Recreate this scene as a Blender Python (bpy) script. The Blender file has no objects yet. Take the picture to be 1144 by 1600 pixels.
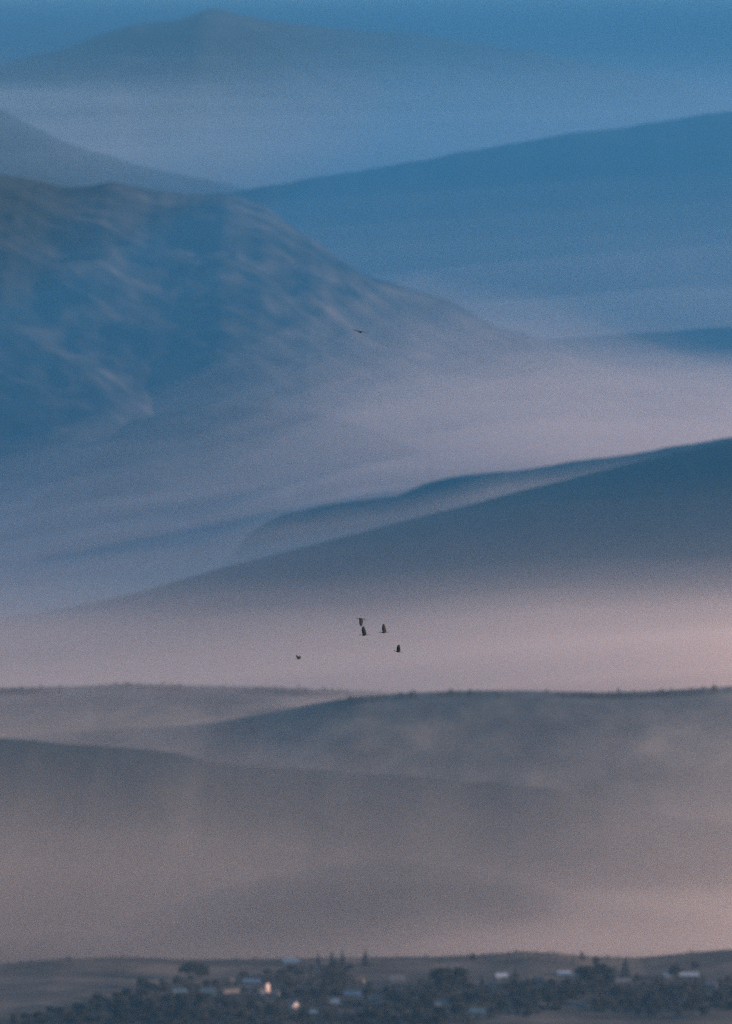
import bpy, bmesh, math, random
import numpy as np
from mathutils import Vector, Matrix

# ------------------------------------------------------------------ camera, light, exposure
sc = bpy.context.scene
R = math.radians
CAM_Z = 530.0
PITCH = R(3.16)
F = 6347.0                      # focal length in photograph pixels (1144 x 1600)
cd = bpy.data.cameras.new('camera')
cam = bpy.data.objects.new('camera', cd)
sc.collection.objects.link(cam)
cam.location = (0, 0, CAM_Z)
cam.rotation_euler = (R(90) - PITCH, 0, 0)
cd.sensor_fit = 'VERTICAL'
cd.sensor_height = 36.0
cd.lens = 36.0 * F / 1600.0
cd.clip_start = 1.0
cd.clip_end = 60000.0
cd.dof.use_dof = True
cd.dof.focus_distance = 530.0
cd.dof.aperture_fstop = (cd.lens / 1000.0) / 0.72
sc.camera = cam

SUN_EL, SUN_AZ = R(11.0), R(101.0)        # azimuth from +Y (view direction) towards +X (right)
w = bpy.data.worlds.new('World'); sc.world = w; w.use_nodes = True
nt = w.node_tree
bg = nt.nodes['Background']
sky = nt.nodes.new('ShaderNodeTexSky'); sky.sky_type = 'NISHITA'
sky.sun_disc = False; sky.sun_elevation = SUN_EL; sky.sun_rotation = SUN_AZ
sky.altitude = 600; sky.air_density = 1.0; sky.dust_density = 0.3; sky.ozone_density = 1.2
nt.links.new(sky.outputs[0], bg.inputs[0]); bg.inputs[1].default_value = 0.10
sd = bpy.data.lights.new('sun', 'SUN'); sd.energy = 5.0; sd.angle = R(0.5); sd.color = (1.0, 0.70, 0.55)
so = bpy.data.objects.new('sun', sd); sc.collection.objects.link(so)
dirv = Vector((math.sin(SUN_AZ) * math.cos(SUN_EL), math.cos(SUN_AZ) * math.cos(SUN_EL), math.sin(SUN_EL)))
so.rotation_euler = dirv.to_track_quat('Z', 'Y').to_euler()
so.location = (0, 0, 900)
sc.view_settings.view_transform = 'Standard'; sc.view_settings.look = 'None'
sc.view_settings.gamma = 1.0; sc.view_settings.exposure = 0.95
cy = sc.cycles
cy.volume_bounces = 4; cy.max_bounces = 6; cy.diffuse_bounces = 2
cy.transparent_max_bounces = 64
cy.use_denoising = False
cy.use_adaptive_sampling = False

# ------------------------------------------------------------------ helpers
rng = random.Random(11)
cp, sp = math.cos(PITCH), math.sin(PITCH)

def at(px, py, Y):
    """point of the place seen at photo pixel (px, py), Y metres ahead"""
    dx, du = px - 572.0, 800.0 - py
    dy = F * cp + du * sp
    dz = -F * sp + du * cp
    k = Y / dy
    return Vector((dx * k, Y, CAM_Z + dz * k))

def tag(o, label=None, cat=None, group=None, kind=None):
    if label: o['label'] = label
    if cat: o['category'] = cat
    if group: o['group'] = group
    if kind: o['kind'] = kind
    return o

def link(name, me, mats=(), parent=None):
    o = bpy.data.objects.new(name, me)
    for m in mats: me.materials.append(m)
    sc.collection.objects.link(o)
    if parent: o.parent = parent
    return o

def empty(name, loc, rz=0.0, s=1.0):
    o = bpy.data.objects.new(name, None); sc.collection.objects.link(o)
    o.location = loc; o.rotation_euler = (0, 0, rz); o.scale = (s, s, s)
    o.empty_display_size = 2
    return o

def copy_tree(o, parent=None):
    c = o.copy(); sc.collection.objects.link(c); c.parent = parent
    for ch in list(o.children): copy_tree(ch, c)
    return c

_lat = np.random.RandomState(5).rand(256, 256)
def vnoise(x, y):
    xi = np.floor(x).astype(int); yi = np.floor(y).astype(int)
    fx = x - xi; fy = y - yi
    fx = fx * fx * (3 - 2 * fx); fy = fy * fy * (3 - 2 * fy)
    a = _lat[xi % 256, yi % 256]; b = _lat[(xi + 1) % 256, yi % 256]
    c = _lat[xi % 256, (yi + 1) % 256]; d = _lat[(xi + 1) % 256, (yi + 1) % 256]
    return (a * (1 - fx) + b * fx) * (1 - fy) + (c * (1 - fx) + d * fx) * fy * 1.0
def fbm(x, y, n=5, g=0.5):
    s = 0; a = 1.0; t = 0
    for i in range(n):
        s = s + a * (vnoise(x + 17.3 * i, y - 9.1 * i) - 0.5); t += a
        x = x * 2.03; y = y * 2.03; a *= g
    return s / t * 2
def ridged(x, y, n=4):
    s = 0; a = 1.0; t = 0
    for i in range(n):
        s = s + a * (1 - abs(2 * vnoise(x + 31.7 * i, y + 5.9 * i) - 1)); t += a
        x = x * 2.1; y = y * 2.1; a *= 0.5
    return s / t

def grid_mesh(name, X, Yg, Z):
    ny, nx = X.shape
    me = bpy.data.meshes.new(name)
    co = np.stack([X, Yg, Z], -1).reshape(-1, 3)
    idx = np.arange(nx * ny).reshape(ny, nx)
    q = np.stack([idx[:-1, :-1], idx[:-1, 1:], idx[1:, 1:], idx[1:, :-1]], -1).reshape(-1, 4)
    me.from_pydata(co.tolist(), [], q.tolist())
    me.polygons.foreach_set('use_smooth', np.ones(len(me.polygons), bool))
    me.update()
    return me

# ------------------------------------------------------------------ materials
def new_mat(name):
    m = bpy.data.materials.new(name); m.use_nodes = True
    return m, m.node_tree, m.node_tree.nodes['Principled BSDF']

def surf_mat(name, cols, scale=0.02, stretch=(1, 1, 1), rough=0.95, detail=6.0, lo=0.35, hi=0.65, rotz=0.0, bump=0.0):
    m, t, b = new_mat(name)
    tc = t.nodes.new('ShaderNodeTexCoord'); mp = t.nodes.new('ShaderNodeMapping')
    mp.inputs['Scale'].default_value = stretch; mp.inputs['Rotation'].default_value = (0, 0, rotz)
    nz = t.nodes.new('ShaderNodeTexNoise'); nz.inputs['Scale'].default_value = scale
    nz.inputs['Detail'].default_value = detail; nz.inputs['Roughness'].default_value = 0.6
    cr = t.nodes.new('ShaderNodeValToRGB')
    e = cr.color_ramp.elements
    e[0].position = lo; e[1].position = hi
    e[0].color = (*cols[0], 1); e[1].color = (*cols[-1], 1)
    for i, c in enumerate(cols[1:-1]):
        n = e.new(lo + (hi - lo) * (i + 1) / (len(cols) - 1)); n.color = (*c, 1)
    t.links.new(tc.outputs['Object'], mp.inputs[0]); t.links.new(mp.outputs[0], nz.inputs[0])
    t.links.new(nz.outputs[0], cr.inputs[0]); t.links.new(cr.outputs[0], b.inputs['Base Color'])
    b.inputs['Roughness'].default_value = rough
    b.inputs['Specular IOR Level'].default_value = 0.1
    if bump:
        bp = t.nodes.new('ShaderNodeBump'); bp.inputs['Distance'].default_value = bump
        t.links.new(nz.outputs[0], bp.inputs['Height']); t.links.new(bp.outputs[0], b.inputs['Normal'])
    return m

def vol_mat(name, col, density, g=0.0):
    m = bpy.data.materials.new(name); m.use_nodes = True
    t = m.node_tree
    t.nodes.remove(t.nodes['Principled BSDF'])
    v = t.nodes.new('ShaderNodeVolumePrincipled')
    v.inputs['Color'].default_value = (*col, 1); v.inputs['Density'].default_value = density
    v.inputs['Anisotropy'].default_value = g
    t.links.new(v.outputs[0], t.nodes['Material Output'].inputs['Volume'])
    m.cycles.homogeneous_volume = True
    return m

FOREST = (0.030, 0.036, 0.036); MOOR = (0.060, 0.058, 0.055); STRAW = (0.15, 0.125, 0.105)
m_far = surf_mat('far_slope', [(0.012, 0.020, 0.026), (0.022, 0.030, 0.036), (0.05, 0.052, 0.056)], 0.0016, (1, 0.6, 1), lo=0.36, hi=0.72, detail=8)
m_mid = surf_mat('wooded_slope', [FOREST, FOREST, MOOR], 0.002)
m_crag = surf_mat('heath_and_pale_grass', [(0.016, 0.022, 0.026), (0.026, 0.032, 0.036), (0.060, 0.056, 0.054), (0.10, 0.09, 0.082), (0.19, 0.16, 0.145)], 0.015, (2.6, 0.8, 1), lo=0.30, hi=0.74, detail=10, rotz=R(-18))
for n_ in m_crag.node_tree.nodes:
    if n_.type == 'MAPPING': n_.vector_type = 'TEXTURE'
def left_shade_mask(m, x0, x1):
    """shade painted into the colour west of x0, fading out to x1"""
    t = m.node_tree; b = t.nodes['Principled BSDF']; src = b.inputs['Base Color'].links[0].from_socket
    tc = t.nodes.new('ShaderNodeTexCoord'); sx = t.nodes.new('ShaderNodeSeparateXYZ'); nz = t.nodes.new('ShaderNodeTexNoise')
    nz.inputs['Scale'].default_value = 0.003; nz.inputs['Detail'].default_value = 7
    ad = t.nodes.new('ShaderNodeMath'); ad.operation = 'MULTIPLY_ADD'; ad.inputs[1].default_value = 700
    mr = t.nodes.new('ShaderNodeMapRange'); mr.inputs['From Min'].default_value = x0 + 350; mr.inputs['From Max'].default_value = x1 + 350
    mx = t.nodes.new('ShaderNodeMix'); mx.data_type = 'RGBA'
    t.links.new(tc.outputs['Object'], sx.inputs[0]); t.links.new(tc.outputs['Object'], nz.inputs[0])
    t.links.new(nz.outputs[0], ad.inputs[0]); t.links.new(sx.outputs[0], ad.inputs[2]); t.links.new(ad.outputs[0], mr.inputs[0])
    t.links.new(mr.outputs[0], mx.inputs[0]); mx.inputs[6].default_value = (*FOREST, 1); t.links.new(src, mx.inputs[7]); t.links.new(mx.outputs[2], b.inputs['Base Color'])
left_shade_mask(m_crag, -820, -600)  # darkens the mountain's left edge by colour
m_near = surf_mat('pasture_and_wood', [(0.045, 0.05, 0.05), (0.075, 0.075, 0.072), (0.11, 0.105, 0.095), (0.16, 0.14, 0.12), (0.26, 0.215, 0.175)], 0.0075, (1.6, 0.7, 1), lo=0.30, hi=0.72, detail=9)
m_swell = surf_mat('open_wood_and_pasture', [(0.036, 0.041, 0.041), (0.05, 0.053, 0.05), (0.078, 0.073, 0.066)], 0.005, (1.8, 0.7, 1), lo=0.32, hi=0.7, detail=8)
m_village = surf_mat('village_field', [(0.055, 0.047, 0.041), (0.10, 0.082, 0.066), (0.17, 0.132, 0.105)], 0.012, (1, 1.8, 1), lo=0.4, hi=0.66, bump=0.6)

# ------------------------------------------------------------------ the ground and hills
gx, gy = np.meshgrid(np.linspace(-8500, 8500, 90), np.linspace(-150, 24500, 120))
gz = -130 + 20 * fbm(gx / 1500, gy / 1500)
tag(link('ground', grid_mesh('ground', gx, gy, gz), [m_mid]), kind='structure')

def ridge_fn(pts, Y):
    P = [at(px, py, Y) for px, py in pts]
    xs = np.array([p.x for p in P]); zs = np.array([p.z for p in P])
    def f(x):
        z = np.interp(x, xs, zs)
        # carry the end slopes on outside the picture, easing off
        for i, j, s in ((0, 1, -1), (-1, -2, 1)):
            sl = (zs[i] - zs[j]) / (xs[i] - xs[j]); d = (x - xs[i]) * s
            ext = zs[i] + s * sl * 500 * (1 - np.exp(-np.maximum(d, 0) / 500))
            z = np.where(d > 0, ext, z)
        return z
    return f

def smooth1(z, k):
    if k < 1: return z
    ker = np.hanning(2 * k + 3); ker /= ker.sum()
    return np.convolve(np.pad(z, k + 1, 'edge'), ker, 'valid')

def hill(pts, Y, front, back, zb, mat, label, nx=260, ny=150, width=1.6, noise=(0, 300), rn=0.0, power=1.0,
         skew=0.0, sm=3, spur=None):
    f = ridge_fn(pts, Y)
    half = 572.0 / F * Y * width
    x = np.linspace(-half, half, nx)
    zr = smooth1(f(x), sm)
    zr = zr + rn * fbm(x / (Y * 0.012), x * 0 + Y, 4)
    t = np.concatenate([np.linspace(0, 1, ny), 1 + np.linspace(0, 1, ny // 2)[1:]])
    X, T = np.meshgrid(x, t)
    yr = Y + skew * X
    YY = np.where(T <= 1, yr - front + front * T, yr + back * (T - 1))
    S = np.where(T <= 1, np.sin(np.clip(T, 0, 1) * math.pi / 2) ** power, np.cos(np.clip(T - 1, 0, 1) * math.pi / 2))
    ZR = np.broadcast_to(zr, X.shape)
    Z = zb + (ZR - zb) * S
    amp = np.clip(np.where(T <= 1, (1 - T) * T * 4, (T - 1) * 1.5), 0, 1)
    if noise[0]:
        Z = Z + noise[0] * fbm(X / noise[1] + Y, YY / noise[1], 5) * amp
    if spur:
        a, s, ang = spur
        u = X * math.cos(ang) + YY * math.sin(ang); v = -X * math.sin(ang) + YY * math.cos(ang)
        Z = Z + a * (ridged(u / s, v / (s * 3.2), 5) - 0.62) * amp
    o = link('hill', grid_mesh('hill', X, YY, Z), [mat])
    tag(o, label=label, kind='structure')
    def fz(px_, dy):
        y_ = Y + skew * px_ + dy; r_ = float(np.interp(px_, x, zr))
        tt = 1 + dy / front if dy <= 0 else 1 + dy / back
        sv = math.sin(min(max(tt, 0), 1) * math.pi / 2) ** power if tt <= 1 else math.cos((tt - 1) * math.pi / 2)
        am = min(1, (1 - tt) * tt * 4) if tt <= 1 else min(1, (tt - 1) * 1.5)
        z_ = zb + (r_ - zb) * sv
        if noise[0]: z_ += noise[0] * float(fbm(np.array([px_ / noise[1] + Y]), np.array([y_ / noise[1]]), 5)[0]) * am
        return y_, z_
    return (x, zr, fz)

CREST = {}
# far mountain
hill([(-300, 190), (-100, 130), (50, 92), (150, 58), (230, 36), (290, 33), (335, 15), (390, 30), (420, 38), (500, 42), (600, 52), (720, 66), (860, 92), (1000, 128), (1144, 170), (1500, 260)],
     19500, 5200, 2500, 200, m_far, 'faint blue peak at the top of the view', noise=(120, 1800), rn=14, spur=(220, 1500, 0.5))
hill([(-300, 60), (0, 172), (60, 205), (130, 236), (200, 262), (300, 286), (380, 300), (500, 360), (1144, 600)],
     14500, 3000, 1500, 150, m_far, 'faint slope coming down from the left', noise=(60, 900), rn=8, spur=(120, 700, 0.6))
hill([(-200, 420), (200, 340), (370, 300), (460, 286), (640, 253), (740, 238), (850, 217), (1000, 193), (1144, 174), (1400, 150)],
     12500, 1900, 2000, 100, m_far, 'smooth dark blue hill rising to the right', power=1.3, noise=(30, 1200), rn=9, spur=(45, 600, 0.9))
# big textured mountain on the left
hill([(-300, 215), (0, 275), (60, 284), (110, 292), (170, 290), (230, 300), (300, 306), (370, 305), (420, 325), (470, 366), (560, 425),
      (640, 462), (740, 500), (850, 535), (1000, 565), (1144, 590), (1500, 640)],
     9300, 1700, 1500, -40, m_crag, 'large blue mountain with pale grass patches on its flank', power=1.7, nx=520, ny=340,
     noise=(105, 620), rn=12, spur=(165, 330, 1.0), sm=4)
hill([(300, 640), (500, 600), (640, 562), (740, 548), (850, 530), (1000, 522), (1144, 512), (1500, 490)],
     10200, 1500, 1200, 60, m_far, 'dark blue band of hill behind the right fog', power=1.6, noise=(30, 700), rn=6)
hill([(-300, 1000), (0, 850), (110, 735), (200, 655), (330, 628), (420, 634), (500, 648), (560, 662), (660, 705), (900, 800), (1144, 880)],
     7900, 700, 700, -40, m_crag, 'dark spur at the foot of the large mountain', power=2.0, nx=300, noise=(30, 350), rn=6, spur=(40, 260, 0.5))
# small double ridge above the blue hill
hill([(-200, 1150), (200, 1010), (300, 930), (350, 880), (390, 834), (440, 806), (500, 790), (560, 783), (620, 776), (670, 755), (710, 744), (760, 738), (820, 734),
      (900, 722), (1000, 708), (1144, 682), (1190, 684), (1280, 720), (1400, 800)],
     7000, 600, 400, -20, m_mid, 'small knolled ridge rising out of the fog', power=1.6, noise=(12, 250), rn=3, sm=1)
hill([(-300, 1000), (-100, 985), (0, 970), (100, 955), (200, 932), (320, 898), (430, 868), (600, 824), (800, 772), (1000, 722), (1144, 688), (1190, 684), (1280, 720), (1400, 800)],
     6300, 1100, 700, -60, m_mid, 'dark blue hill rising smoothly to the right edge', power=1.5, noise=(14, 600), rn=2.0)
# the near wooded country
CREST['left'] = hill([(-200, 1085), (0, 1081), (110, 1079), (200, 1074), (300, 1077), (420, 1080), (560, 1085), (700, 1092), (1144, 1110)],
     4950, 700, 500, -60, m_near, 'low hill crest at left with a fringe of trees', noise=(6, 250), rn=0.7, nx=300)
CREST['right'] = hill([(-200, 1180), (100, 1152), (220, 1145), (330, 1137), (420, 1120), (500, 1103), (560, 1092), (640, 1087), (720, 1083), (850, 1084), (950, 1087), (1050, 1083), (1144, 1077), (1400, 1070)],
     4550, 700, 450, -60, m_near, 'low hill crest at right with a fringe of trees', noise=(8, 250), rn=0.7, nx=300)
hill([(-200, 1140), (0, 1158), (120, 1165), (240, 1178), (330, 1194), (450, 1205), (560, 1211), (700, 1219), (800, 1222), (1144, 1260)],
     4150, 450, 350, -70, m_swell, 'dark wooded swell across the middle of the near slope', noise=(9, 200), rn=3.0, nx=300)
hill([(-200, 1460), (200, 1432), (330, 1402), (430, 1376), (540, 1358), (640, 1354), (800, 1376), (900, 1400), (1144, 1425)],
     3780, 350, 250, -60, m_swell, 'faint rounded swell in the mist behind the village', power=1.6, noise=(5, 160), rn=1.0, nx=300)

# village ground
YV0, YV1, YVR = 2780.0, 3400.0, 3330.0
_vr = ridge_fn([(-300, 1512), (0, 1508), (100, 1500), (200, 1498), (280, 1502), (400, 1501), (500, 1500), (600, 1499), (700, 1497), (760, 1495), (820, 1490),
                (870, 1493), (930, 1499), (1000, 1499), (1060, 1493), (1144, 1486), (1400, 1484)], YVR)
def village_z(x, y):
    x = np.asarray(x, float); y = np.asarray(y, float)
    zr = _vr(x)
    zf = -3.0 + 0.004 * x
    t = np.clip((y - YV0) / (YVR - YV0), 0, 1)
    z = zf + (zr - zf) * (t * t * (3 - 2 * t))
    z = z - np.clip(y - YVR, 0, None) ** 2 * 0.004
    return z + 1.6 * fbm(x / 60, y / 60, 4) * (1 - 0.6 * t)
gx, gy = np.meshgrid(np.linspace(-560, 560, 380), np.linspace(YV0 - 200, YVR + 150, 220))
tag(link('village_ground', grid_mesh('village_ground', gx, gy, village_z(gx, gy)), [m_village]), kind='structure')

def on_ground(px, py):
    lo, hi = YV0 - 150, YVR + 20
    for _ in range(17):
        mid = (lo + hi) / 2; p = at(px, py, mid)
        if p.z > float(village_z(p.x, p.y)): lo = mid
        else: hi = mid
    p = at(px, py, lo); p.z = float(village_z(p.x, p.y)); return p

# ------------------------------------------------------------------ trees
m_bark = surf_mat('bark', [(0.05, 0.04, 0.035), (0.10, 0.085, 0.07)], 2.0, (1, 1, 0.3))
m_leaf = surf_mat('broad_leaves', [(0.024, 0.025, 0.022), (0.036, 0.036, 0.027), (0.056, 0.048, 0.036)], 0.2, lo=0.38, hi=0.68)
m_leaf2 = surf_mat('autumn_leaves', [(0.045, 0.042, 0.036), (0.075, 0.065, 0.048)], 0.35, lo=0.38, hi=0.66)
m_needle = surf_mat('conifer_needles', [(0.022, 0.030, 0.030), (0.045, 0.052, 0.044)], 0.5, lo=0.38, hi=0.66)

class MB:
    def __init__(s): s.v = []; s.f = []; s.m = []
    def add(s, vs, fs, mi=0):
        n = len(s.v); s.v += [tuple(v) for v in vs]; s.f += [tuple(i + n for i in f) for f in fs]; s.m += [mi] * len(fs)
    def box(s, c, d, mi=0):
        x, y, z = c; a, b, h = d[0] / 2, d[1] / 2, d[2] / 2
        s.add([(x - a, y - b, z - h), (x + a, y - b, z - h), (x + a, y + b, z - h), (x - a, y + b, z - h),
               (x - a, y - b, z + h), (x + a, y - b, z + h), (x + a, y + b, z + h), (x - a, y + b, z + h)],
              [(0, 3, 2, 1), (4, 5, 6, 7), (0, 1, 5, 4), (1, 2, 6, 5), (2, 3, 7, 6), (3, 0, 4, 7)], mi)
    def tube(s, pts, rads, n=6, mi=0):
        rings = []
        for i, p in enumerate(pts):
            p = Vector(p); d = (Vector(pts[min(i + 1, len(pts) - 1)]) - Vector(pts[max(i - 1, 0)])).normalized()
            a = d.orthogonal().normalized(); b = d.cross(a)
            rings.append([p + (a * math.cos(6.2832 * k / n) + b * math.sin(6.2832 * k / n)) * rads[i] for k in range(n)])
        vs = [v for r in rings for v in r]
        fs = [(i * n + k, i * n + (k + 1) % n, (i + 1) * n + (k + 1) % n, (i + 1) * n + k) for i in range(len(pts) - 1) for k in range(n)]
        fs += [tuple(range(n))[::-1], tuple(range((len(pts) - 1) * n, len(pts) * n))]
        s.add(vs, fs, mi)
    def leafquad(s, p, size, rg, nrm=None):
        n = Vector((rg.gauss(0, 1), rg.gauss(0, 1), rg.gauss(0, 1))).normalized() if nrm is None else nrm
        a = n.orthogonal().normalized(); b = n.cross(a); an = rg.random() * 6.28
        a, b = a * math.cos(an) + b * math.sin(an), b * math.cos(an) - a * math.sin(an)
        k = size * rg.uniform(0.6, 1.3)
        s.add([p - a * k, p - b * k * 0.6, p + a * k, p + b * k * 0.6], [(0, 1, 2, 3)])
    def mesh(s, name):
        me = bpy.data.meshes.new(name); me.from_pydata(s.v, [], s.f)
        if any(s.m): me.polygons.foreach_set('material_index', s.m)
        me.update(); return me
    def build(s, name, mats, parent=None): return link(name, s.mesh(name), mats, parent)

def make_broadleaf(name, seed, H=9.0, W=4.0, mat=None, flat=1.0, sparse=1.0):
    rg = random.Random(seed)
    root = empty(name, (0, 0, 0))
    t = MB()
    t.tube([(0, 0, -0.8), (0.1, 0, H * .2), (-0.1, 0.1, H * .45), (0.1, 0, H * .8)], [.32, .24, .17, .04], 7)
    blobs = []
    for i in range(9):
        a = i * 2.4 + rg.random(); zz = H * rg.uniform(.38, .86); rr = W * rg.uniform(.25, .75) * (1.15 - zz / H * .55)
        p = Vector((math.cos(a) * rr, math.sin(a) * rr, zz)); blobs.append((p, W * rg.uniform(.34, .55)))
        t.tube([(0, 0, zz * .55), p * .5 + Vector((0, 0, zz * .38)), p], [.12, .08, .03], 5)
    blobs.append((Vector((0, 0, H * .86)), W * .42))
    t.build('trunk', [m_bark], root)
    c = MB()
    for p, r in blobs:
        for k in range(int(150 * sparse)):
            d = Vector((rg.gauss(0, 1), rg.gauss(0, 1), rg.gauss(0, .8 * flat))).normalized() * r * rg.uniform(.45, 1.12)
            c.leafquad(p + d, .55, rg)
    c.build('crown', [mat or m_leaf], root)
    return root

def make_conifer(name, seed, H=10.0, W=2.3):
    rg = random.Random(seed)
    root = empty(name, (0, 0, 0))
    t = MB(); t.tube([(0, 0, -0.8), (0, 0, H * .5), (0, 0, H)], [.26, .15, .03], 7); t.build('trunk', [m_bark], root)
    c = MB(); n = 19
    for i in range(n):
        f = i / (n - 1); z = H * (.10 + .87 * f); r = W * (1 - f) ** .85 * rg.uniform(.78, 1.12) + .12
        m = max(5, int(15 * (1 - f) + 4))
        for k in range(m):
            a = k * 6.2832 / m + rg.random() * .5; rr = r * rg.uniform(.7, 1.12)
            for q in range(4):
                g = (q + 1) / 4
                p = Vector((math.cos(a) * rr * g, math.sin(a) * rr * g, z - .34 * rr * g + rg.uniform(-.1, .1)))
                c.leafquad(p, .36 * (1.2 - f * .5), rg, Vector((rg.gauss(0, .4), rg.gauss(0, .4), 1)).normalized())
                if q % 2: c.leafquad(p, .3, rg)
    c.build('crown', [m_needle], root)
    return root

_protos = {}
def plant(kind, loc, s, label, group, rz=None, wide=1.0):
    """first use moves the prototype itself, later ones are copies"""
    mk, used = _protos[kind]
    if used: o = copy_tree(mk)
    else: o = mk; _protos[kind][1] = True
    o.location = loc; o.scale = (s * wide * rng.uniform(.92, 1.1), s * wide * rng.uniform(.92, 1.1), s); o.rotation_euler = (0, 0, rng.random() * 6.28 if rz is None else rz)
    o['label'] = label; o['category'] = 'tree'
    if group: o['group'] = group
    elif 'group' in o: del o['group']
    return o
for i in range(4):
    _protos['b%d' % i] = [make_broadleaf('broadleaf_tree', 40 + i, 9.0 + i * .4, (3.6, 4.4, 3.2, 4.9)[i], (m_leaf, m_leaf, m_leaf2, m_leaf)[i], (1, .8, 1.1, .7)[i]), False]
for i in range(2):
    _protos['c%d' % i] = [make_conifer('conifer_tree', 70 + i, 10.0, (2.0, 2.9)[i]), False]
_protos['s0'] = [make_broadleaf('thin_crowned_tree', 90, 9.0, 2.8, m_leaf2, 1.0, .35), False]

# ---- trees one can tell apart: (photo x, photo y of the top, base y, kind, label)
PPM = F / 3150.0
def tall(px, top, base, kind, label, group=None):
    p = on_ground(px, base); h = at(px, top, p.y).z - p.z
    h0 = {'b0': 9.4, 'b1': 9.9, 'b2': 10.1, 'b3': 10.7, 'c0': 10.0, 'c1': 10.0, 's0': 9.2}[kind]
    return plant(kind, p, h / h0, label, group)
named = [
 (497, 1488, 1512, 'c0', 'leftmost small conifer of the row standing on the skyline'),
 (519, 1485, 1513, 'c1', 'dark conifer second from the left in the skyline row'),
 (535, 1483, 1511, 'c0', 'slim conifer just right of the dark one in the skyline row'),
 (571, 1482, 1509, 'c1', 'broad conifer standing alone at the right end of the skyline row'),
 (977, 1495, 1534, 'c1', 'tall pointed conifer near the skyline right of the big dark wood'),
 (805, 1511, 1545, 'c1', 'dark pointed tree right of the pale blue roof in the middle'),
 (753, 1520, 1538, 'c0', 'slim pointed tree between the twin dark trees and the pale blue roof'),
 (834, 1522, 1540, 'c0', 'small pointed tree left of the bright metal roof'),
 (693, 1509, 1556, 'b3', 'left one of the twin big dark trees in the middle of the village'),
 (717, 1511, 1552, 'b1', 'right one of the twin big dark trees in the middle of the village'),
 (297, 1502, 1532, 'b3', 'dark flat topped tree rising over the field edge at left'),
 (315, 1506, 1530, 'b1', 'dark broad tree touching the flat topped tree at left'),
 (922, 1508, 1548, 'b3', 'big dark tree at the left of the right hand wood'),
 (942, 1506, 1546, 'b1', 'big dark tree at the right of the right hand wood'),
 (931, 1494, 1512, 'b0', 'greyish tree on the slope above the right hand wood'),
 (910, 1487, 1503, 's0', 'thin see through tree on the skyline above the bright roof'),
 (108, 1493, 1506, 's0', 'little lone tree on the skyline at far left'),
 (739, 1489, 1503, 'b0', 'small rounded tree on the skyline above the twin trees'),
 (1055, 1507, 1530, 'b1', 'dark tree at the left end of the long bright roof'),
 (1086, 1502, 1520, 'b3', 'broad dark tree behind the long bright roof'),
 (220, 1527, 1546, 'b1', 'dark tree at the top of the belt beside the brown field'),
]
for a in named:
    o_ = tall(*a)
    if a[0] in (297, 315, 922, 942, 693, 717): o_.scale = (o_.scale[0] * 1.35, o_.scale[1] * 1.35, o_.scale[2])

# ---- the dark belt: individual trees that nothing tells apart
EX = [0, 60, 100, 170, 215, 250, 285, 330, 360, 400, 440, 470, 510, 545, 560, 600, 650, 680, 735, 800, 850, 900, 960, 1000, 1045, 1100, 1144]
EY = [1592, 1580, 1568, 1552, 1534, 1527, 1522, 1528, 1524, 1517, 1509, 1501, 1499, 1503, 1528, 1538, 1530, 1520, 1535, 1518, 1530, 1522, 1514, 1518, 1524, 1516, 1526]
BELT = []
HOUSE_PX = []
def belt_trees():
    rg = random.Random(3)
    row = 0
    for j in range(7):
        for i in range(58):
            px = i * 20 + (j % 2) * 10 + rg.uniform(-7, 7)
            top = np.interp(px, EX, EY) + j * 13.5 + rg.uniform(-3, 4)
            if j == 0: top += rg.uniform(-1, 3)
            h = rg.uniform(6.0, 13) if j else rg.uniform(6.0, 9.5)
            base = top + h * PPM * .97
            if base > 1606 or px > 1160 or (px > 740 and base > 1592): continue
            if any(abs(px - hx) < hw / 2 + (24 if hx == 413 else 16 if hx == 460 else 8) and hy - 4 < top + 8 and base > hy - 2 and top < hy + hh for hx, hy, hw, hh in HOUSE_PX): continue
            BELT.append((px, top, base, rg.choice(['b0', 'b1', 'b2', 'b3', 'b3', 'b1']), h))

# ------------------------------------------------------------------ houses
def paint(name, col, var=0.12, scale=0.8, rough=0.8):
    return surf_mat(name, [tuple(c * (1 - var) for c in col), tuple(min(1, c * (1 + var)) for c in col)], scale, rough=rough, lo=.3, hi=.7)
m_white = paint('white_render', (0.34, 0.32, 0.31)); m_cream = paint('cream_render', (0.30, 0.25, 0.21)); m_grey = paint('grey_render', (0.10, 0.10, 0.105))
m_pinkw = paint('pale_pink_render', (0.70, 0.52, 0.47)); m_brown = paint('brown_boards', (0.14, 0.10, 0.08)); m_whitest = paint('fresh_white_render', (0.52, 0.44, 0.41))
m_metal = paint('pale_metal_roof', (0.26, 0.30, 0.37), .08, .5, .35); m_blue = paint('blue_metal_roof', (0.11, 0.17, 0.24), .15, .5, .4)
m_teal = paint('teal_metal_roof', (0.08, 0.13, 0.16), .15, .5, .45); m_slate = paint('grey_slate_roof', (0.10, 0.105, 0.12), .2, 1.5)
m_rust = paint('worn_clay_roof', (0.19, 0.12, 0.09), .25, 1.2); m_ochre = paint('pale_straw_roof', (0.20, 0.15, 0.12), .2, 1.0)
m_frame = paint('window_frame_paint', (0.35, 0.35, 0.34)); m_brick = paint('chimney_brick', (0.2, 0.12, 0.1), .3, 3)
m_glass, _t, _b = new_mat('window_glass'); _b.inputs['Base Color'].default_value = (0.03, 0.04, 0.05, 1); _b.inputs['Roughness'].default_value = 0.12

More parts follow.
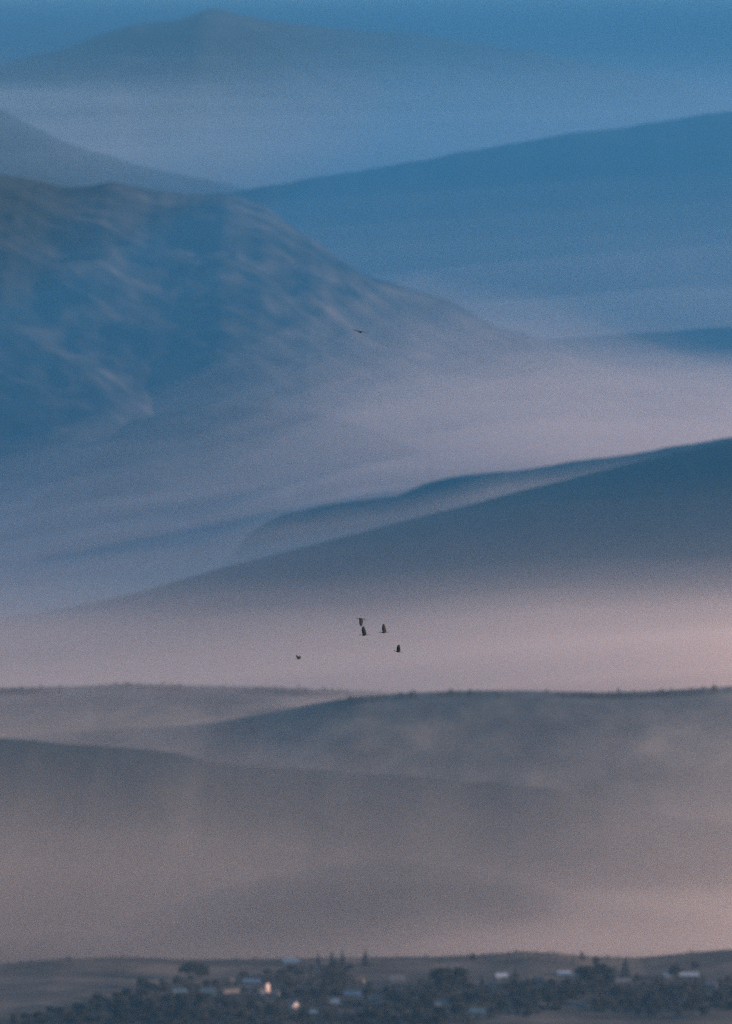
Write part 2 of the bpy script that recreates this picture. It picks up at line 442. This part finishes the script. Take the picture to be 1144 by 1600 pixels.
def house(px, py, w, d, h, rz, wall_m, roof_m, label, name='house', rh=None, gable_front=False, hip=False, chimney=True, floors=1, wing=None, tower=None, base_h=None, nwin=3, oy=0.0):
    """(px, py) is the photo pixel where the middle of the front wall meets the ground"""
    p = on_ground(px, py)
    root = empty(name, (p.x, p.y + oy, float(village_z(p.x, p.y + oy)) - .3), R(rz))
    tag(root, label, 'house')
    rh = rh if rh is not None else min(w, d) * .33
    # walls with gables; ridge along X (or along Y when gable_front)
    m = MB(); a, b = w / 2, d / 2; z0, z1 = -1.2, h
    if gable_front:
        vs = [(-a, -b, z0), (a, -b, z0), (a, b, z0), (-a, b, z0), (-a, -b, z1), (a, -b, z1), (a, b, z1), (-a, b, z1), (0, -b, z1 + rh), (0, b, z1 + rh)]
        fs = [(0, 1, 5, 8, 4), (1, 2, 6, 5), (2, 3, 7, 9, 6), (3, 0, 4, 7), (4, 8, 9, 7), (5, 6, 9, 8)]
    else:
        vs = [(-a, -b, z0), (a, -b, z0), (a, b, z0), (-a, b, z0), (-a, -b, z1), (a, -b, z1), (a, b, z1), (-a, b, z1), (-a, 0, z1 + rh), (a, 0, z1 + rh)]
        fs = [(0, 1, 5, 4), (1, 2, 6, 9, 5), (2, 3, 7, 6), (3, 0, 4, 8, 7), (4, 5, 9, 8), (8, 9, 6, 7)]
    m.add(vs, fs)
    if wing:
        ww, wd, wh, wx = wing; m.box((wx, -b - wd / 2 + .02, wh / 2 - .6), (ww, wd, wh + 1.2))
    m.build('wall', [wall_m], root)
    # roof: two sloping slabs with eaves
    r = MB(); e = .55; th = .16
    A, B = (b, a) if gable_front else (a, b)
    for sgn in (-1, 1):
        o0 = (0, rh + .22); o1 = (sgn * (B + e), -e * rh / B + .12)
        q = []
        for u in (-A - e, A + e):
            for (s_, z_) in (o0, o1, (o1[0], o1[1] - th), (0, o0[1] - th)):
                q.append((s_, u, z1 + z_) if gable_front else (u, s_, z1 + z_))
        r.add(q, [(0, 1, 2, 3), (7, 6, 5, 4), (0, 4, 5, 1), (1, 5, 6, 2), (2, 6, 7, 3)])
    if wing:
        ww, wd, wh, wx = wing
        r.add([(wx - ww / 2 - .3, -b - wd - .3, wh + .05), (wx + ww / 2 + .3, -b - wd - .3, wh + .05), (wx + ww / 2 + .3, -b, wh + .9), (wx - ww / 2 - .3, -b, wh + .9),
               (wx - ww / 2 - .3, -b - wd - .3, wh - .1), (wx + ww / 2 + .3, -b - wd - .3, wh - .1), (wx + ww / 2 + .3, -b, wh + .75), (wx - ww / 2 - .3, -b, wh + .75)],
              [(0, 1, 2, 3), (7, 6, 5, 4), (0, 4, 5, 1), (1, 5, 6, 2), (3, 2, 6, 7), (0, 3, 7, 4)])
    ro = r.build('roof', [roof_m], root)
    if chimney:
        c = MB(); c.box((a * .35, b * .15, z1 + rh + .35), (.7, .7, 1.5)); c.box((a * .35, b * .15, z1 + rh + 1.14), (.9, .9, .14)); c.build('chimney', [m_brick], ro)
    if tower:
        tw, tz, tx = tower
        t = MB(); t.box((tx, -b + tw / 2 - .05, tz / 2 - .6), (tw, tw, tz + 1.2)); tt = t.build('tower', [wall_m], root)
        t = MB(); k = tw / 2 + .3; cx_, cy_ = tx, -b + tw / 2
        t.add([(cx_ - k, cy_ - k, tz + .02), (cx_ + k, cy_ - k, tz + .02), (cx_ + k, cy_ + k, tz + .02), (cx_ - k, cy_ + k, tz + .02), (cx_, cy_, tz + 1.3)],
              [(3, 2, 1, 0), (0, 1, 4), (1, 2, 4), (2, 3, 4), (3, 0, 4)]); t.build('tower_roof', [roof_m], tt)
    # windows and a door on the front
    yf = -b
    for fl in range(floors):
        zc = 1.6 + fl * 2.8
        if zc > h - .5: break
        for i in range(nwin):
            x = -a + w * (i + 1) / (nwin + 1)
            if fl == 0 and i == nwin // 2: continue
            if wing and fl == 0 and abs(x - wing[3]) < wing[0] / 2 + .6: continue
            if tower and abs(x - tower[2]) < tower[0] / 2 + .5: continue
            f = MB(); f.box((x, yf - .03, zc), (1.15, .12, 1.35)); fo = f.build('window', [m_frame], root)
            g = MB(); g.box((x, yf - .10, zc), (.95, .04, 1.15)); g.build('pane', [m_glass], fo)
    if not wing:
        f = MB(); f.box((0, yf - .03, 1.0), (1.0, .14, 2.1)); dn = f.build('door', [m_brown], root)
        g = MB(); g.box((.35, yf - .13, 1.0), (.06, .08, .14)); g.build('handle', [m_frame], dn)
    PXH = (h + rh) * PPM
    HOUSE_PX.append((px, py - PXH, w * PPM, PXH))
    return root

G = None
house(413, 1555, 6.0, 7, 4.2, 32, m_pinkw, m_rust, 'tall pale pink house with a square tower, brightly lit, left of the middle', tower=(3.0, 9.6, 1.4), chimney=False, rh=1.6)
house(394, 1537, 13, 6, 2.2, -6, m_white, m_blue, 'long low white house with blue roof left of the lit pink tower', nwin=5, rh=1.6, chimney=False)
house(361, 1551, 12, 5, 1.0, 24, m_brown, m_ochre, 'low brown shed with pale straw roof left of the lit pink house', name='shed', chimney=False, nwin=2, rh=1.6)
house(363, 1533, 3.2, 4, 3.2, 5, m_cream, m_rust, 'narrow cream hut behind the shed with the straw roof', name='hut', chimney=False, nwin=2, gable_front=True)
house(460, 1575, 5.6, 6, 3.6, 30, m_whitest, m_slate, 'small bright white gabled house standing lowest in the village', gable_front=True, nwin=3, rh=2.4, chimney=False)
house(495, 1513, 2.6, 4, 4.0, 22, m_cream, m_slate, 'narrow cream house among the trees under the skyline conifers', gable_front=True, nwin=1, chimney=False)
house(455, 1506, 13, 7, 2.6, 4, m_grey, m_blue, 'long grey house with blue roof on the skyline left of the conifers', nwin=5)
house(552, 1557, 13, 7, 2.4, -10, m_grey, m_blue, 'wide grey house with blue roof below the skyline conifers', nwin=5)
house(584, 1566, 8, 6, 2.6, 20, m_grey, m_slate, 'grey slate roofed house right of the wide blue roofed one')
house(523, 1569, 6, 5, 2.4, 10, m_grey, m_blue, 'small blue roofed house between the white gable and the wide blue roof')
house(430, 1556, 6, 5, 2.5, -15, m_cream, m_slate, 'small cream house right beside the lit pink tower house')
house(690, 1571, 11, 7, 2.2, 12, m_grey, m_teal, 'teal roofed house below the twin dark trees', nwin=4)
house(746, 1585, 11, 7, 2.2, -8, m_grey, m_teal, 'teal roofed house nearest the bottom, right of the other teal roof', nwin=4)
house(783, 1530, 9, 7, 3.0, 12, m_grey, m_metal, 'grey house with pale blue metal roof left of the pointed dark tree', rh=2.0)
house(770, 1543, 7, 5, 2.8, -10, m_white, m_slate, 'small white walled house in front of the pale blue roof')
house(842, 1536, 7, 6, 3.2, 15, m_grey, m_slate, 'dull grey house left of the bright metal roof')
house(881, 1525, 10, 8, 2.2, 4, m_grey, m_metal, 'house with bright silvery metal roof just under the skyline', nwin=4, rh=2.3)
house(904, 1526, 6, 5, 1.8, -12, m_grey, m_blue, 'small blue roofed outbuilding right of the bright silvery roof', name='outbuilding', chimney=False)
house(973, 1537, 12, 6, 2.4, 8, m_grey, m_slate, 'grey slate roofed house in front of the tall pointed conifer', nwin=4)
house(1076, 1526, 15, 8, 1.8, -3, m_grey, m_metal, 'long barn with bright silvery roof at the right', name='barn', nwin=6, rh=1.9, chimney=False)
house(1044, 1529, 7, 6, 2.6, 10, m_grey, m_blue, 'blue roofed house left of the long silvery barn')
house(1112, 1545, 8, 7, 4.2, -14, m_grey, m_slate, 'grey two storey house below the long silvery barn', floors=2)
house(281, 1552, 10, 6, 1.8, 6, m_grey, m_teal, 'leftmost teal roofed house under the flat topped tree', nwin=4)
house(326, 1552, 10, 6, 1.8, -8, m_grey, m_teal, 'teal roofed house right of the leftmost one', nwin=4)
house(490, 1585, 5, 4, 2.0, 5, m_grey, m_blue, 'tiny blue roofed shed at the bottom right of the white gable', name='shed', chimney=False)
house(620, 1534, 12, 7, 3.0, 8, m_grey, m_slate, 'grey house at the edge of the field right of the skyline conifers', nwin=4)
house(563, 1535, 6, 5, 2.6, -12, m_cream, m_rust, 'small cream house with clay roof under the lone broad conifer')
house(900, 1573, 13, 7, 1.6, 3, m_grey, m_slate, 'long low grey barn at the bottom below the right hand wood', name='barn', nwin=5, chimney=False)

LAND = [(413, 1555, 'lit pink house with the tower'), (361, 1551, 'shed with the pale straw roof'), (460, 1575, 'bright white gabled house'), (495, 1513, 'narrow cream house under the conifers'),
        (455, 1506, 'blue roofed house on the skyline'), (552, 1557, 'wide blue roofed house'), (690, 1571, 'teal roof under the twin dark trees'), (746, 1585, 'teal roof nearest the bottom'),
        (783, 1530, 'pale blue metal roof in the middle'), (842, 1536, 'dull grey house'), (881, 1525, 'bright silvery roof'), (973, 1537, 'slate roof by the tall conifer'), (1076, 1526, 'long silvery barn'),
        (1112, 1545, 'grey two storey house'), (281, 1552, 'leftmost teal roof'), (326, 1552, 'second teal roof from the left'), (620, 1534, 'grey house at the field edge'), (900, 1573, 'long low grey barn'),
        (120, 1580, 'brown field at far left'), (200, 1560, 'dark tree beside the brown field'), (600, 1590, 'open scrub at the bottom middle'), (1010, 1585, 'open scrub at the bottom right'), (820, 1590, 'scrub left of the low barn')]
belt_trees()
BT = []
for px, top, base, kind, h in BELT:
    p = on_ground(px, base)
    lx, ly, ln = min(LAND, key=lambda q: (q[0] - px) ** 2 + (2.2 * (q[1] - base)) ** 2)
    side = ('left of' if px < lx else 'right of') if abs(px - lx) > 2.2 * abs(base - ly) else ('below' if base > ly else 'above')
    lab = '%s %s the %s' % ({'b0': 'small crowned dark tree', 'b1': 'wide dark tree', 'b2': 'brownish tree', 'b3': 'broad low dark tree'}[kind], side, ln)
    BT.append((plant(kind, p, h / 10.2, lab, {'b0': 'small crowned trees of the village belt', 'b1': 'wide dark trees of the village belt',
          'b2': 'brownish trees of the village belt', 'b3': 'broad low trees of the village belt'}[kind], wide=1.3), lab, px))
ORD = ['leftmost', 'second', 'third', 'fourth', 'fifth', 'sixth', 'seventh', 'eighth', 'ninth', 'tenth']
for lab in sorted({b_[1] for b_ in BT}):
    same = sorted([b_ for b_ in BT if b_[1] == lab], key=lambda q: q[2])
    for k, (o_, _, _) in enumerate(same):
        if len(same) > 1: o_['label'] = ('rightmost ' if k == len(same) - 1 else 'middle ' if len(same) == 3 and k == 1 else ORD[min(k, 9)] + (' ' if k == 0 else ' from left ')) + lab
print('belt trees', len(BELT))

# ------------------------------------------------------------------ tree fringes too fine to count
def fringe(name, label, pts, size, mat, seed, leaf=.8):
    rg = random.Random(seed); c = MB()
    for (x, y, z, s) in pts:
        h = size * s; k = rg.random()
        for q in range(int(15 * (0.6 + s))):
            f = rg.random(); wd = h * (.42 * (1 - f) + .1 if k < .4 else .5 * math.sqrt(max(.05, 1 - (2 * f - .9) ** 2)))
            a = rg.random() * 6.28; rr = wd * math.sqrt(rg.random())
            c.leafquad(Vector((x + math.cos(a) * rr, y + math.sin(a) * rr, z + h * f)), leaf * h / 5, rg)
    return tag(c.build(name, [mat]), label, 'woodland', kind='stuff')

def crest_pts(H, n, x0, x1, seed, back=-45, fwd=6, clump=60):
    rg = random.Random(seed); out = []
    xs, zs, fz = H
    while len(out) < n:
        x = rg.uniform(x0, x1); dens = float(vnoise(np.array([x / clump + seed]), np.array([seed * 3.3]))[0])
        if rg.random() > dens ** 2 * 1.6: continue
        dy = rg.uniform(back, fwd)
        s = rg.uniform(.35, .9) + (rg.random() < .07) * rg.uniform(.4, .9)
        out.append((x, fz(x, dy)[0], fz(x, dy)[1] - .3, s))
    return out
fringe('woodland', 'fringe of small trees along the left near crest', crest_pts(CREST['left'], 1300, -620, 20, 1), 5.6, m_leaf, 5, 1.0)
fringe('woodland', 'fringe of small trees along the right near crest', crest_pts(CREST['right'], 900, -20, 560, 2), 4.4, m_leaf2, 6, 1.0)
rg_ = random.Random(9); vp = []
for _ in range(900):
    x = rg_.uniform(-360, 360); y = YVR + rg_.uniform(-45, 8)
    if float(vnoise(np.array([x / 25.0]), np.array([y / 25.0]))[0]) * 1.3 < rg_.random(): continue
    vp.append((x, y, float(village_z(x, y)) - .2, rg_.uniform(.3, 1.0)))
fringe('woodland', 'scrub along the skyline behind the village', vp, 3.4, m_leaf2, 12, .9)

ug = random.Random(21); bushes = []
while len(bushes) < 6000:
    px = ug.uniform(-40, 1184); py = ug.uniform(1500, 1612)
    if py < np.interp(px, EX, EY) + 9 + ug.uniform(-3, 6): continue
    if any(abs(px - hx) < hw / 2 + 2 and hy - 2 < py < hy + hh + 6 for hx, hy, hw, hh in HOUSE_PX): continue
    if px > 730 + (1600 - py) * 6 + 25 * math.sin(px * .07) and py > 1580: continue
    p = on_ground(px, min(py, 1640)); bushes.append((p.x, p.y, p.z - .3, ug.uniform(.35, 1.0)))
fringe('undergrowth', 'dark hedges and scrub covering the village slope', bushes, 3.2, m_leaf, 22, 1.35)

# ------------------------------------------------------------------ birds
m_bird = surf_mat('dark_plumage', [(0.022, 0.022, 0.025), (0.05, 0.05, 0.053)], 6.0)
def bird(px, py, Y, yaw, pitch, wing_up, span, label, fold=0.0, sweep=0.05, s=1.0, roll=0.0, legs=True):
    """flies towards -X; one continuous body with neck, bill, tail and wings"""
    st = [(-.74, .006, .04), (-.66, .014, .045), (-.60, .045, .05), (-.53, .05, .045), (-.46, .030, .02), (-.34, .034, -.01), (-.24, .07, -.01), (-.16, .115, 0),
          (0.0, .135, -.01), (.15, .115, 0), (.26, .075, .01), (.36, .05, .015), (.50, .075, .012), (.56, .08, .01)]
    v = []; f = []; N = 8; W0 = 7
    for i, (x, r, z) in enumerate(st):
        for k in range(N):
            a = k * math.pi / 4
            ry, rz_ = (r, r) if i < 11 else (r * 1.6, max(.014, .03 - .006 * (i - 10)))
            v.append((x, math.cos(a) * ry, z + math.sin(a) * rz_))
    for i in range(len(st) - 1):
        for k in range(N):
            side = (k in (7, 0)) or (k in (3, 4))
            if W0 <= i < W0 + 2 and side: continue
            f.append((i * N + k, i * N + (k + 1) % N, (i + 1) * N + (k + 1) % N, (i + 1) * N + k))
    f.append(tuple(range(N))[::-1]); f.append(tuple(range((len(st) - 1) * N, len(st) * N)))
    for sg in (1, -1):
        ks = (7, 0, 1) if sg == 1 else (5, 4, 3)
        loop = [(W0, ks[0]), (W0, ks[1]), (W0, ks[2]), (W0 + 1, ks[2]), (W0 + 2, ks[2]), (W0 + 2, ks[1]), (W0 + 2, ks[0]), (W0 + 1, ks[0])]
        prev = [i * N + k for i, k in loop]
        pos = Vector((0, sg * .10, .03)); 
        segs = [(.10, .0, .50, .05), (.22, -.08, .54, .04), (.26, .0, .46, .03), (.26, .10, .34, .022), (.14, .22, .20, .016)]
        tot = sum(q[0] for q in segs); 
        for j, (ln, sw, ch, th) in enumerate(segs):
            ang = R(wing_up) * (1 - fold * j / 4.0)
            d = Vector((sw + sweep, sg * math.cos(ang), math.sin(ang))); up = Vector((0, -sg * math.sin(ang), math.cos(ang)))
            pos = pos + d * ln * span
            c0 = pos + Vector((-ch * .35, 0, 0)); c1 = pos + Vector((ch * .65, 0, 0)); mid = (c0 * .6 + c1 * .4)
            new = [c0 - up * th * .3, c0 + Vector((-.012, 0, 0)), c0 + up * th * .3, mid + up * th, c1 + up * .006, c1 + Vector((.01, 0, 0)), c1 - up * .006, mid - up * th * .5]
            base = len(v); v += [tuple(q) for q in new]
            for q in range(8):
                a_, b_ = prev[q], prev[(q + 1) % 8]; c_, d_ = base + (q + 1) % 8, base + q
                f.append((a_, b_, c_, d_) if sg == 1 else (d_, c_, b_, a_))
            prev = [base + q for q in range(8)]
        f.append(tuple(prev) if sg == 1 else tuple(prev[::-1]))
        # spread flight feathers at the wing tip
        for q in range(6):
            t = q / 5.0
            p0 = pos + Vector((-.06 + .15 * t, 0, 0)) - d * .04; fd = (d.normalized() + Vector((-.06 + .9 * t, 0, 0))).normalized(); L = (.20 - .06 * t) * span
            wv = Vector((1, 0, 0)) * .022; b0 = len(v)
            for (pt, ww) in ((p0, 1.0), (p0 + fd * L * .7, .9), (p0 + fd * L, .15)):
                v += [tuple(pt - wv * ww), tuple(pt + up * .004), tuple(pt + wv * ww), tuple(pt - up * .004)]
            for m_ in range(2):
                for k in range(4): f.append((b0 + m_ * 4 + k, b0 + m_ * 4 + (k + 1) % 4, b0 + (m_ + 1) * 4 + (k + 1) % 4, b0 + (m_ + 1) * 4 + k))
            f.append((b0 + 3, b0 + 2, b0 + 1, b0)); f.append((b0 + 8, b0 + 9, b0 + 10, b0 + 11))
    me = bpy.data.meshes.new('bird'); me.from_pydata(v, [], f)
    bm = bmesh.new(); bm.from_mesh(me)
    if legs:
        for sy in (-.03, .03):
            bmesh.ops.create_cone(bm, cap_ends=True, segments=6, radius1=.016, radius2=.010, depth=.34,
                                  matrix=Matrix.Translation((.66, sy, -.03)) @ Matrix.Rotation(R(90), 4, 'Y'))
    bmesh.ops.recalc_face_normals(bm, faces=bm.faces); bm.to_mesh(me); bm.free()
    me.polygons.foreach_set('use_smooth', np.ones(len(me.polygons), bool)); me.update()
    o = link('bird', me, [m_bird])
    p = at(px, py, Y); o.location = p; o.rotation_euler = (R(roll), R(pitch), R(yaw)); o.scale = (s, s, s)
    tag(o, label, 'bird', 'birds flying over the valley')
    return o
bird(564, 967, 500, 8, 6, -76, 1.0, 'topmost bird of the close group, wings pressed down', s=.86, sweep=.04)
bird(569, 992, 500, -6, -4, 76, 1.05, 'bird directly under the topmost one, wings raised', s=.90, sweep=-.12)
bird(600, 988, 505, 5, -3, 80, 1.05, 'bird right of the stacked pair, wings raised straight up', s=.90, sweep=-.06)
bird(622, 1018, 510, -10, 8, 74, .95, 'lowest right bird of the group, wings half closed above it', s=.82, sweep=-.10)
bird(467, 1029, 540, 28, -8, 40, .8, 'lone small bird flying apart at the left', s=.74, sweep=-.15, legs=False)
bird(563, 518.6, 520, 58, 0, 4, 1.1, 'lone gliding bird seen edge on, high over the large mountain', s=1.0, roll=8)


# ------------------------------------------------------------------ the air
def fog(name, label, y0, y1, top, bottom, col, dens, wid=8400, amp=0.0, wl=900, dx=0.0):
    """closed body of mist lying in a valley; top(px) gives the height of its upper face"""
    nx, ny = 121, 26
    u = np.linspace(-1, 1, nx)
    xr = wid if y1 > 15000 else 1500 if y1 > 12000 else 0.10 * y1 + 90
    xs_ = wid * (0.22 * u + 0.78 * u ** 5)
    xs_ = np.where(xs_ < 0, xs_, xs_ / wid * 0 + xr * (0.9 * u + 0.1 * u ** 3))
    X, Yg = np.meshgrid(xs_, np.linspace(y0, y1, ny))
    Zt = top(X, Yg) + amp * fbm(X / wl + y0, Yg / wl, 3)
    Zb = np.full_like(Zt, bottom)
    co = np.concatenate([np.stack([X, Yg, Zt], -1).reshape(-1, 3), np.stack([X, Yg, Zb], -1).reshape(-1, 3)])
    n = nx * ny; idx = np.arange(n).reshape(ny, nx)
    faces = []
    for j in range(ny - 1):
        for i in range(nx - 1):
            a, b, c, d = int(idx[j, i]), int(idx[j, i + 1]), int(idx[j + 1, i + 1]), int(idx[j + 1, i])
            faces.append((a, b, c, d)); faces.append((d + n, c + n, b + n, a + n))
    def side(l):
        for p, q in zip(l[:-1], l[1:]):
            faces.append((int(q), int(p), int(p + n), int(q + n)))
    side(idx[0, :]); side(idx[:, -1]); side(idx[-1, ::-1]); side(idx[::-1, 0])
    me = bpy.data.meshes.new(name); me.from_pydata(co.tolist(), [], faces); me.update()
    o = link(name, me, [vol_mat(name, col, dens)])
    tag(o, label, 'fog', 'banks of valley fog', 'stuff')
    return o

def lin(*pts):
    P = np.array(pts, float)
    return lambda X, Y: np.interp(X, P[:, 0], P[:, 1])

PINK = (1.0, 0.84, 0.78); PALE = (0.90, 0.90, 0.95); BLUE = (0.48, 0.64, 0.84); MAUVE = (0.90, 0.78, 0.75)  # PINK puts the low sun's warm tint into the fog's own colour
TOP = lambda *p: lin(*p)
def bank(label, y0, y1, tops, bottom, col, layers, amp, wl, ext=0.0):
    for k, (dz, d) in enumerate(layers):
        base = lin(*tops)
        fog('fog_bank', label, y0 + 5 * k, y1 + 9 * k, lambda X, Y, dz=dz: base(X, Y) + dz + ext * (Y - y0), bottom - k, col, d, amp=amp, wl=wl)
bank('thin mist hanging over the village and its fields', 2500, 3342, ((-300, 25), (300, 35)), -170, PINK, ((0, .00006), (-25, .00010)), 4, 500)
bank('grey mist over the near wooded slope', 3350, 4700, ((-400, -58), (-150, -34), (60, -12), (250, -10), (400, -8)), -140, PINK, ((0, .0005), (-12, .0011), (-25, .0034)), 12, 420)
bank('thin grey mist drifting along the near wooded slope', 3360, 4710, ((-400, 46), (-150, 36), (120, 22), (300, 50), (450, 85)), -139, PINK, ((40, .00024), (10, .00030), (-26, .00028)), 10, 420)
bank('thin mist in the fold just before the near crest', 4160, 4690, ((-400, -10), (-150, 24), (0, 76), (400, 84)), -138, PINK, ((8, .00020), (-20, .00024)), 8, 350)
bank('pink fog lying in the valley behind the near crest', 4760, 6300, ((-600, 4), (-300, 28), (0, 54), (250, 78), (600, 95)), -142, PINK, ((165, .00005), (100, .00012), (65, .0004), (30, .0010), (-10, .0034), (-50, .007)), 14, 700)
bank('thin fog between the smooth blue hill and the knolled ridge', 6350, 6990, ((-600, 45), (-277, 98), (-145, 136), (50, 165), (210, 205), (470, 238), (630, 262)), -143, PINK, ((8, .0004), (-10, .0008), (-28, .0022)), 3, 900)
bank('pale fog filling the valley under the large mountain', 7010, 9900, ((-700, 62), (-300, 116), (0, 205), (350, 250), (800, 240)), -144, MAUVE, ((150, .00012), (110, .00022), (70, .0003), (30, .0006), (-5, .0018), (-40, .006)), 48, 430)
bank('thin high mist drifting across the foot of the large mountain', 7020, 9100, ((-900, 60), (-560, 190), (-200, 320), (100, 440), (350, 430), (700, 325)), -145, MAUVE, ((90, .00007), (40, .00010), (-20, .00012), (-80, .00014)), 55, 420)
bank('bluish mist between the two blue hills', 10250, 12600, ((-900, 470), (1200, 600)), -146, PALE, ((260, .00003), (190, .00004), (120, .00005), (50, .00009), (-30, .00018)), 45, 900)
bank('blue mist below the farthest peak', 12700, 18500, ((-1500, 1170), (1500, 1230)), -148, BLUE, ((110, .000015), (60, .00002), (20, .00003), (-30, .00006), (-100, .00007), (-200, .00010)), 60, 1600, 0.035)
bank('added deep blue air tinting the far hills', 4720, 13500, ((-900, 430), (-600, 540), (-300, 700), (100, 1000), (1500, 1080)), -152, (0.04, 0.31, 0.66), ((0, .00010),), 30, 2500)  # added volume for the far hills' deep blue; its low left top darkens there
bank('added deep blue air dimming the sky behind the farthest peak', 20500, 24300, ((-1500, 2100), (1500, 2100)), -158, (0.002, 0.20, 0.44), ((0, .0014),), 0, 2500)  # added volume that covers the bright horizon sky with deep blue

# haze: one even closed box round everything, sky outside it
bm = bmesh.new(); bmesh.ops.create_cube(bm, size=1.0)
X0, X1, Y0, Y1, Z0, Z1 = -8800, 8800, -300, 24800, -165, 2150
for v in bm.verts:
    v.co = ((X0 + X1) / 2 + v.co.x * (X1 - X0), (Y0 + Y1) / 2 + v.co.y * (Y1 - Y0), (Z0 + Z1) / 2 + v.co.z * (Z1 - Z0))
me = bpy.data.meshes.new('haze'); bm.to_mesh(me); bm.free()
tag(link('haze', me, [vol_mat('haze', (0.11, 0.36, 0.66), 0.000045)]), 'blue evening haze filling the air over the hills', 'haze', kind='stuff')
